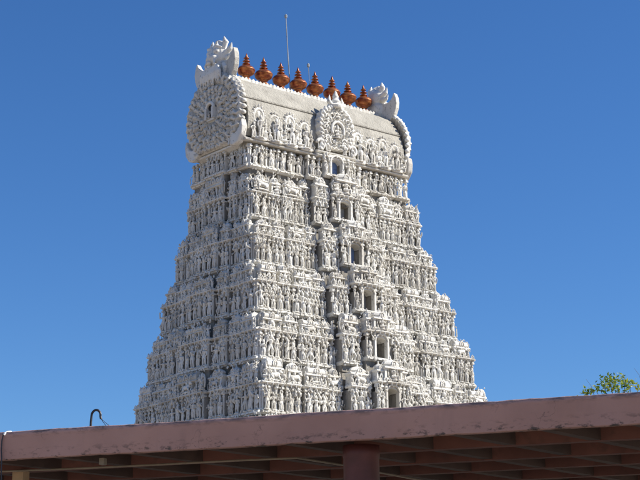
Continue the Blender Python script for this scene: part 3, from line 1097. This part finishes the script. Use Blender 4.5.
# ---- fanged lion-mask heads on top of the gables
def lion_mask(parent, mat):
    root = put('lion_mask', None, parent, mat)
    h = MB()
    h.ell((0, 0, 0.6), (0.75, 0.55, 0.8), 12, 8)
    h.ell((0, -0.05, 1.55), (0.68, 0.62, 0.72), 12, 8)        # skull
    h.ell((0, -0.55, 1.25), (0.46, 0.40, 0.34), 10, 7)        # muzzle
    h.ell((0, -0.75, 1.45), (0.20, 0.2, 0.16), 8, 6)          # nose
    for s in (-1, 1):
        h.ell((s * 0.30, -0.52, 1.72), (0.20, 0.20, 0.22), 10, 7)    # eyes
        h.tube([(s * 0.12, -0.55, 1.98), (s * 0.35, -0.58, 2.05), (s * 0.58, -0.35, 1.95)], [0.08, 0.11, 0.06], 7)
        h.tube([(s * 0.42, -0.10, 2.0), (s * 0.60, -0.05, 2.35), (s * 0.50, -0.10, 2.75)], [0.24, 0.20, 0.03], 8)   # horns
        h.tube([(s * 0.22, 0.0, 2.1), (s * 0.20, -0.1, 2.45), (s * 0.02, -0.2, 2.62)], [0.2, 0.14, 0.03], 8)
        h.tube([(s * 0.62, 0.0, 1.6), (s * 0.95, 0.0, 1.80), (s * 1.10, 0.0, 2.15)], [0.22, 0.18, 0.03], 8)         # ears
        h.tube([(s * 0.66, 0.0, 1.25), (s * 1.0, 0.0, 1.32), (s * 1.2, 0.0, 1.6)], [0.2, 0.15, 0.03], 8)
        h.tube([(s * 0.34, -0.7, 1.1), (s * 0.40, -0.78, 0.85), (s * 0.30, -0.8, 0.7)], [0.09, 0.08, 0.02], 6)      # fangs
        h.tube([(s * 0.5, -0.1, 0.9), (s * 0.85, -0.2, 0.5), (s * 0.7, -0.3, 0.05)], [0.28, 0.25, 0.1], 8)
    for i in range(9):                                         # beard locks hanging on the gable
        x = -0.8 + 1.6 * i / 8
        h.tube([(x * 0.6, -0.62, 0.75), (x, -0.72, 0.25), (x * 1.15, -0.66, -0.35 - 0.2 * (i % 2))], [0.12, 0.13, 0.03], 6)
    ho = remesh(h.build('head', STUCCO, root), 0.05, 1)
    ho.scale = (1.18, 1.1, 1.04)
    t = MB(); t.ell((0, -0.95, 0.98), (0.2, 0.18, 0.16), 10, 7)
    t.build('tongue', STUCCO, root, True)
    for s in (-1, 1):
        w = MB()
        out = [(0.2, -0.75), (0.9, -0.75), (1.35, -0.60), (1.70, -0.34), (1.98, 0.02), (2.14, 0.42), (2.20, 0.85), (2.14, 1.25), (2.02, 1.55), (1.95, 1.64), (1.84, 1.40), (1.66, 1.18), (1.42, 1.02), (1.1, 0.98), (0.5, 1.1)]
        out = [(s * x, z) for x, z in out]
        w.prism(out if s > 0 else out[::-1], -0.20, 0.20)
        o = w.build('wing', STUCCO, root)
        o.matrix_local = Matrix.Rotation(-0.12 * s, 4, 'Z')
        bv = o.modifiers.new('bevel', 'BEVEL'); bv.width = 0.15; bv.segments = 3
    return root


lm = lion_mask(tower, Lx @ Matrix.Translation((0, 0.15, 2.65)) @ Matrix.Diagonal((1.12, 1, 1.08, 1)))
lm2 = lion_mask(tower, Rx @ Matrix.Translation((0, 0.15, 2.65)))

# ---- arched dormer in the middle of the long front, on a column pair
dm = Matrix.Translation((-0.55, -2.95, 37.65))
dor = horseshoe(1.58, 1.75, 0.5, 0.45, 22, 9, True, 240, 44)
do_ = dor.build('arched_dormer', STUCCO, tower, True)
do_.matrix_local = dm
do_['label'] = 'horseshoe dormer with scroll carving in the middle of the long front'
bk = MB()
bk.prism([(1.40 * cos(2 * pi * i / 28), 1.55 * sin(2 * pi * i / 28)) for i in range(28)], 0.0, 2.0)
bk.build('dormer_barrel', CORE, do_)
r_ = MB()
for i in range(26):
    a = -0.95 + (pi + 1.9) * i / 25
    rr = rs.uniform(0.13, 0.19)
    r_.ell((1.46 * cos(a), -0.52, 1.62 * sin(a)), (rr, 0.16, rr), 7, 5)
for i in range(15):
    a = 0.15 + (pi - 0.3) * i / 14
    r_.tube([(1.5 * cos(a), -0.35, 1.66 * sin(a)), (1.66 * cos(a) + 0.05, -0.4, 1.84 * sin(a)), (1.70 * cos(a) + 0.12, -0.4, 1.98 * sin(a))], [0.14, 0.10, 0.02], 6)
r_.ring((0, -0.66, -0.15), 0.55, 0.11, -0.5, pi + 0.5, 16, 6, 1.15)
for k in range(26):
    a, q_ = rs.uniform(0, 2 * pi), rs.uniform(0.72, 1.25)
    r_.ring((q_ * cos(a), -0.60, q_ * 1.1 * sin(a)), rs.uniform(0.10, 0.22), rs.uniform(0.04, 0.07), rs.uniform(-2, 2), rs.uniform(3, 6), 8, 5)
for s in (-1, 1):
    r_.ring((s * 1.45, -0.5, -1.35), 0.32, 0.13, -2, 3, 12, 6)
r_.build('dormer_rim', STUCCO, do_, True)
sub('roof_statue', FIG['seat'][1], do_, T(0, -0.66, -0.72, 0, 1.0))
fm = MB()
fm.lathe([(0.42, 1.55), (0.5, 1.75), (0.3, 1.85), (0.38, 2.05), (0.2, 2.3), (0.24, 2.45), (0.05, 2.9)], 10, (0, -0.45, 0))
for s in (-1, 1):
    fm.tube([(s * 0.3, -0.45, 1.65), (s * 0.62, -0.45, 2.0), (s * 0.55, -0.45, 2.5)], [0.2, 0.18, 0.03], 7)
remesh(fm.build('dormer_crest', STUCCO, do_), 0.05, 2)
px = MB()
px.steps(-1.65, 1.65, 1.2, [(0.25, -2.30), (0.50, -2.26), (0.58, -2.18), (0.45, -2.10), (0.3, -2.0), (0.55, -1.92), (0.58, -1.84), (0.3, -1.74)], e=0.15)
px.build('dormer_ledge', STUCCO, do_)
for x in (-1.4, -0.75, 0.75, 1.4):
    sub('roof_statue', rs.choice(FIG['guard'] + FIG['four']), do_, T(x, -0.50, -1.78, rs.uniform(-0.3, 0.3), 1.0))

# ---- copper finials along the ridge
fp = [(0.36, 0.0), (0.38, 0.06), (0.30, 0.10), (0.21, 0.16), (0.19, 0.24), (0.29, 0.28), (0.31, 0.32), (0.27, 0.36), (0.40, 0.40), (0.54, 0.49), (0.60, 0.60), (0.605, 0.70), (0.635, 0.73),
      (0.63, 0.78), (0.595, 0.82), (0.52, 0.93), (0.38, 1.02), (0.20, 1.06)]
sp_ = [(0.19, 1.03), (0.11, 1.09), (0.11, 1.12), (0.27, 1.16), (0.29, 1.19), (0.23, 1.23), (0.11, 1.28), (0.10, 1.33), (0.24, 1.37), (0.26, 1.40), (0.20, 1.44), (0.10, 1.49), (0.09, 1.54),
       (0.195, 1.58), (0.21, 1.61), (0.15, 1.65), (0.10, 1.70), (0.09, 1.76), (0.05, 1.86), (0.015, 1.98)]
pot = MB(); pot.lathe(fp, 24); pot_me = pot.mesh('finial', COPPER, True)
spi = MB(); spi.lathe(sp_, 18); spi_me = spi.mesh('finial_spire', COPPER, True)
for k in range(9):
    x = -7.50 + 1.570 * k
    fo = put('finial', pot_me, tower, T(x, rs.uniform(-0.03, 0.03), 41.10, rs.uniform(0, 6), rs.uniform(1.0, 1.05), None, rs.uniform(1.03, 1.10), tilt=rs.uniform(-0.045, 0.045)))
    put('finial_spire', spi_me, fo, Matrix())

# ---- lightning rods standing behind the ridge
TM = tower.matrix_basis if False else (Matrix.Translation((-0.523, 110.0, 0)) @ Matrix.Rotation(pi / 2 - YAW, 4, 'Z'))


def rod(x, y, z0, z1, lean, r, label, stay):
    m = MB()
    m.tube([(0, 0, 0), (lean * 0.5 - 0.03, 0, (z1 - z0) * 0.5), (lean, 0, z1 - z0)], [r, r * 0.9, r * 0.7], 8)
    o = m.build('lightning_rod', METAL)
    o.matrix_world = TM @ Matrix.Translation((x, y, z0))
    c = MB()
    c.lathe([(0.04, 0), (0.10, 0.05), (0.11, 0.22), (0.06, 0.30)], 8, (lean, 0, z1 - z0 - 0.12))
    c.build('rod_cap', METAL, o)
    if stay:
        s = MB()
        s.tube([(lean * 0.3, 0, (z1 - z0) * 0.45), (0.5, -0.3, 0.0)], 0.022, 6)
        s.build('stay', METAL, o)
    tag(o, label, 'lightning rod')


rod(-1.55, 0.45, 40.9, 47.1, -0.42, 0.045, 'tall thin grey lightning rod rising above the third copper finial', False)
rod(0.34, 0.45, 40.9, 43.75, -0.24, 0.03, 'short thin lightning rod with a ball tip and a slanting stay', True)

# ------------------------------------------------------------------ the canopy in front
CA = math.atan2(-0.34, 0.94)
canopy = empty('concrete_canopy', (0, 0, 0), CA)
tag(canopy, 'flat concrete canopy with mauve fascia and dark red beams along the bottom', 'canopy')
CR = Matrix.Rotation(CA, 4, 'Z')
CRI = CR.inverted()


def ray(u, v):
    X, Y = u - 320, 240 - v
    x, y = X * cos(ROLL) + Y * sin(ROLL), -X * sin(ROLL) + Y * cos(ROLL)
    return Vector((x / F_PX, cos(PITCH) - y / F_PX * sin(PITCH), sin(PITCH) + y / F_PX * cos(PITCH)))


def on_z(u, v, z):
    r = ray(u, v)
    return CRI @ (Vector((0, 0, EYE)) + r * ((z - EYE) / r.z))


def on_b(u, v, b):
    r = CRI @ ray(u, v)
    o = CRI @ Vector((0, 0, EYE))
    return o + r * ((b - o.y) / r.y)


ZT, ZB, B0 = 5.0, 4.575, 21.37
A0, A1, B1 = -26.0, 9.0, 36.0
sl = MB(); sl.box(A0 + 0.02, A1 - 0.02, B0 + 0.17, B1, ZT - 0.13, ZT - 0.015)
sl.build('roof_slab', SLABU, canopy)
# fascia, its edges uneven from years of patching
fa = MB()
NF = 220
r_ = random.Random(11)
prof_f = [(0.16, ZB + 0.02), (0.13, ZB), (0.012, ZB), (0.0, ZB + 0.012), (0.0, ZT - 0.075), (-0.018, ZT - 0.06), (-0.018, ZT - 0.012), (-0.006, ZT), (0.16, ZT), (0.16, ZB + 0.02)]
vs, fs = [], []
drift = 0.0
for i in range(NF + 1):
    a = A0 + (A1 - A0) * i / NF
    drift = 0.9 * drift + r_.uniform(-0.004, 0.004)
    for j, (bb, z) in enumerate(prof_f):
        jz = drift + r_.uniform(-0.004, 0.004) if j in (1, 2, 3, 6, 7) else 0
        vs.append((a, B0 + bb + (r_.uniform(-0.003, 0.003) if j in (3, 4) else 0), z + jz))
npf = len(prof_f)
for i in range(NF):
    for j in range(npf - 1):
        k = i * npf + j
        fs.append((k, k + npf, k + npf + 1, k + 1))
fs += [tuple(range(npf - 1)), tuple(NF * npf + j for j in range(npf - 2, -1, -1))]
fa.add(vs, fs)
fa.build('fascia', FASCIA, canopy, True)
# beams parallel to the fascia, and the slightly skewed cross beams
ROWS = [23.10 + 1.55 * k for k in range(8)]
beam_row = MB(); beam_row.box(A0 + 0.05, A1 - 0.05, -0.09, 0.09, ZB + 0.012, ZT - 0.135)
br = beam_row.mesh('beam', BEAM)
for k, bb in enumerate(ROWS):
    put('beam', br, canopy, Matrix.Translation((0, bb, rs.uniform(-0.006, 0.006))))
SK = 0.33
L = B1 - B0 - 0.3
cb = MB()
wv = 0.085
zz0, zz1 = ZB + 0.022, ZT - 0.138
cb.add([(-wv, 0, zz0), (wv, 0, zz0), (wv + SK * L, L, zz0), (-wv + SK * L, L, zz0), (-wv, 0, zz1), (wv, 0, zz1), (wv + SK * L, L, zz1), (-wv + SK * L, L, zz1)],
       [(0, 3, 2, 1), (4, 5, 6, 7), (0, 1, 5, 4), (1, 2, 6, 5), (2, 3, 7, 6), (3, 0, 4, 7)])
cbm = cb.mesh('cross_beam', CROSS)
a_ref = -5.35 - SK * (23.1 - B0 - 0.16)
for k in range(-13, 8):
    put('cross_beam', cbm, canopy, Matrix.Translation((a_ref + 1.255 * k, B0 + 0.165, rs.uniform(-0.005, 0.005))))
# columns
p = on_b(361.5, 470, 22.05)
colm = MB()
colm.lathe([(0.34, 0.0), (0.34, 0.25), (0.262, 0.3), (0.262, 4.40), (0.27, 4.42), (0.27, ZB + 0.0)], 32)
cme = colm.mesh('round_column', REDCOL, True)
for da, db in ((0, 0), (-9.0, 0), (6.0, 0), (0, 9.0), (-9.0, 9.0)):
    put('round_column', cme, canopy, Matrix.Translation((p.x + da, p.y + db, 0)))
p = on_b(21, 472, 22.9)
sq = MB()
sq.box(-0.10, 0.10, -0.1, 0.1, 0, ZB + 0.01)
put('square_pillar', sq.mesh('square_pillar', TAN), canopy, Matrix.Translation((p.x, p.y, 0)))
# conduit clipped under the beams
cd = MB()
pts = [on_z(u, v, ZB - 0.02) for u, v in ((-60, 474), (0, 471.5), (40, 470), (80, 468.3), (150, 465), (240, 460.3), (297, 458), (342, 465), (382, 473), (430, 482))]
cd.tube(pts, 0.016, 7)
cd.build('conduit', CONDUIT, canopy)
q = on_z(103, 459, ZB)
jb = MB(); jb.box(q.x - 0.04, q.x + 0.04, q.y - 0.05, q.y + 0.05, ZB - 0.09, ZB + 0.01)
jb.build('junction_box', CONDUIT, canopy)

# gooseneck pipe on the roof
q = on_b(90.5, 429, B0 + 0.45)
px_m = 0.01515
gp = MB()
pts = [(0, 0, -0.06), (0.004, 0, 0.10), (0.012, 0, 0.19)]
for i in range(1, 10):
    w = pi - pi * 1.06 * i / 9
    pts.append((0.012 + 0.078 + 0.078 * cos(w), 0, 0.19 + 0.088 * sin(w)))
pts.append((0.176, 0, 0.135))
gp.tube(pts, 0.019, 8)
go = gp.build('gooseneck_pipe', PIPE_NICHE_DARK)
go.matrix_world = CR @ Matrix.Translation((q.x, q.y, ZT + 0.05))
tag(go, 'black hooked gooseneck pipe standing on the canopy roof at left', 'pipe')
ww = MB()
ww.tube([(0.176, 0, 0.14), (0.21, 0.0, 0.09), (0.26, 0.0, 0.03), (0.34, 0.01, -0.04)], 0.0045, 5)
ww.build('wire', WIRE, go)
w2 = MB()
w2.tube([(0.176, 0, 0.14), (0.24, 0.0, 0.085), (0.33, 0.0, 0.015), (0.43, 0.01, -0.04)], 0.0045, 5)
w2.build('wire', WIRE, go)

# cable hanging over the left end of the fascia
q = on_b(3.2, 446, B0 - 0.04)
cbp = [on_b(u, v, bb) for u, v, bb in ((8, 431.0, B0 + 0.3), (6, 432.2, B0 + 0.05), (3.2, 434.5, B0 - 0.035), (1.8, 441, B0 - 0.03), (1.2, 450, B0 - 0.03), (1.6, 459, B0 - 0.03), (1.3, 470, B0 - 0.03), (1.5, 490, B0 - 0.02))]
cb_ = MB(); cb_.tube(cbp, 0.010, 6)
o = cb_.build('cable', WIRE)
o.rotation_euler = (0, 0, CA)
tag(o, 'black cable hanging down over the left end of the fascia', 'cable')
wr = MB(); wr.tube([on_b(u, v, bb) for u, v, bb in ((11, 432.0, B0 + 0.12), (7.5, 432.3, B0 + 0.03), (5, 433.5, B0 - 0.025), (4, 435, B0 - 0.035))], 0.020, 7)
wr.build('white_sleeve', WHITE, o)


# ------------------------------------------------------------------ tree behind the canopy at the right
def tree(base, top_z, spread, seed, label):
    r_ = random.Random(seed)
    root = empty('leafy_tree', base)
    tag(root, label, 'tree')
    H = top_z
    t = MB()
    t.tube([(0, 0, 0), (0.05, 0, H * 0.3), (-0.04, 0.05, H * 0.6), (0, 0, H * 0.86)], [0.17, 0.13, 0.09, 0.03], 9)
    tips = []
    for i in range(30):
        z0 = H * r_.uniform(0.42, 0.82)
        a = r_.uniform(0, 2 * pi)
        L = spread * r_.uniform(0.5, 1.0)
        tip = Vector((cos(a) * L, sin(a) * L, min(H - 0.15, z0 + r_.uniform(0.3, 1.0))))
        mid = Vector((cos(a) * L * 0.5, sin(a) * L * 0.5, (z0 + tip.z) / 2 - 0.05))
        t.tube([(0, 0, z0), mid, tip], [0.04, 0.025, 0.008], 5)
        tips.append(tip); tips.append(mid)
    t.build('trunk', BARK, root, True)
    l = MB()

    def leaf(p, s):
        d = Vector((r_.gauss(0, 1), r_.gauss(0, 1), r_.gauss(0.25, 0.6))).normalized()
        n_ = d.cross(Vector((r_.gauss(0, 1), r_.gauss(0, 1), r_.gauss(0, 1)))).normalized()
        u_ = d.cross(n_)
        l.add([tuple(p), tuple(p + d * s * 0.45 + n_ * s * 0.26 + u_ * s * 0.05), tuple(p + d * s), tuple(p + d * s * 0.45 - n_ * s * 0.26 + u_ * s * 0.05), tuple(p + d * s * 0.5 - u_ * s * 0.04)],
              [(0, 4, 1), (4, 2, 1), (0, 3, 4), (4, 3, 2)])
    for tip in tips:
        for _ in range(46):
            leaf(tip + Vector((r_.gauss(0, 0.2), r_.gauss(0, 0.2), r_.gauss(0, 0.16))), r_.uniform(0.07, 0.14))
    return root, l, leaf, r_, t


def world_at(u, v, y):
    r = ray(u, v)
    return Vector((0, 0, EYE)) + r * (y / r.y)


TY = 36.0
c = world_at(617, 388, TY)
root, l, leaf, r_, _ = tree((c.x + 0.2, TY, 0), c.z + 0.0 - 0.5, 0.9, 4, 'small bright green leafy tree peeping over the canopy at far right')
# the shoots that rise above the roof edge
sh = MB()
for u, v, n_, sp in ((588, 389, 16, 0.06), (596, 388, 12, 0.07), (604, 385, 40, 0.11), (610, 382, 46, 0.12), (617, 384, 60, 0.13), (624, 380, 40, 0.10), (630, 384, 36, 0.10), (601, 390, 18, 0.12), (623, 390, 34, 0.17), (612, 390, 30, 0.17), (638, 386, 14, 0.06), (586, 392, 20, 0.07)):
    p = world_at(u, v, TY + r_.uniform(-0.5, 0.5)) - root.location
    sh.tube([(p.x * 0.4, p.y * 0.4, p.z - 1.3), (p.x * 0.8, p.y * 0.8, p.z - 0.5), tuple(p)], [0.02, 0.012, 0.005], 5)
    for _ in range(n_):
        leaf(p + Vector((r_.gauss(0, sp), r_.gauss(0, sp), r_.gauss(-0.02, sp * 0.75))), r_.uniform(0.07, 0.13))
for u, v in ((586, 379), (634, 368)):
    p = world_at(u, v, TY) - root.location
    q2 = world_at(u + 8, v + 16, TY) - root.location
    sh.tube([tuple(q2), tuple((p + q2) * 0.5 + Vector((0.03, 0, 0.02))), tuple(p)], [0.006, 0.004, 0.002], 4)
sh.build('shoots', BARK, root)
l.build('crown', LEAF, root)
print('COUNTS', sum(len(m.polygons) for m in bpy.data.meshes)); print('COUNTS', count, 'objects', len(bpy.data.objects))
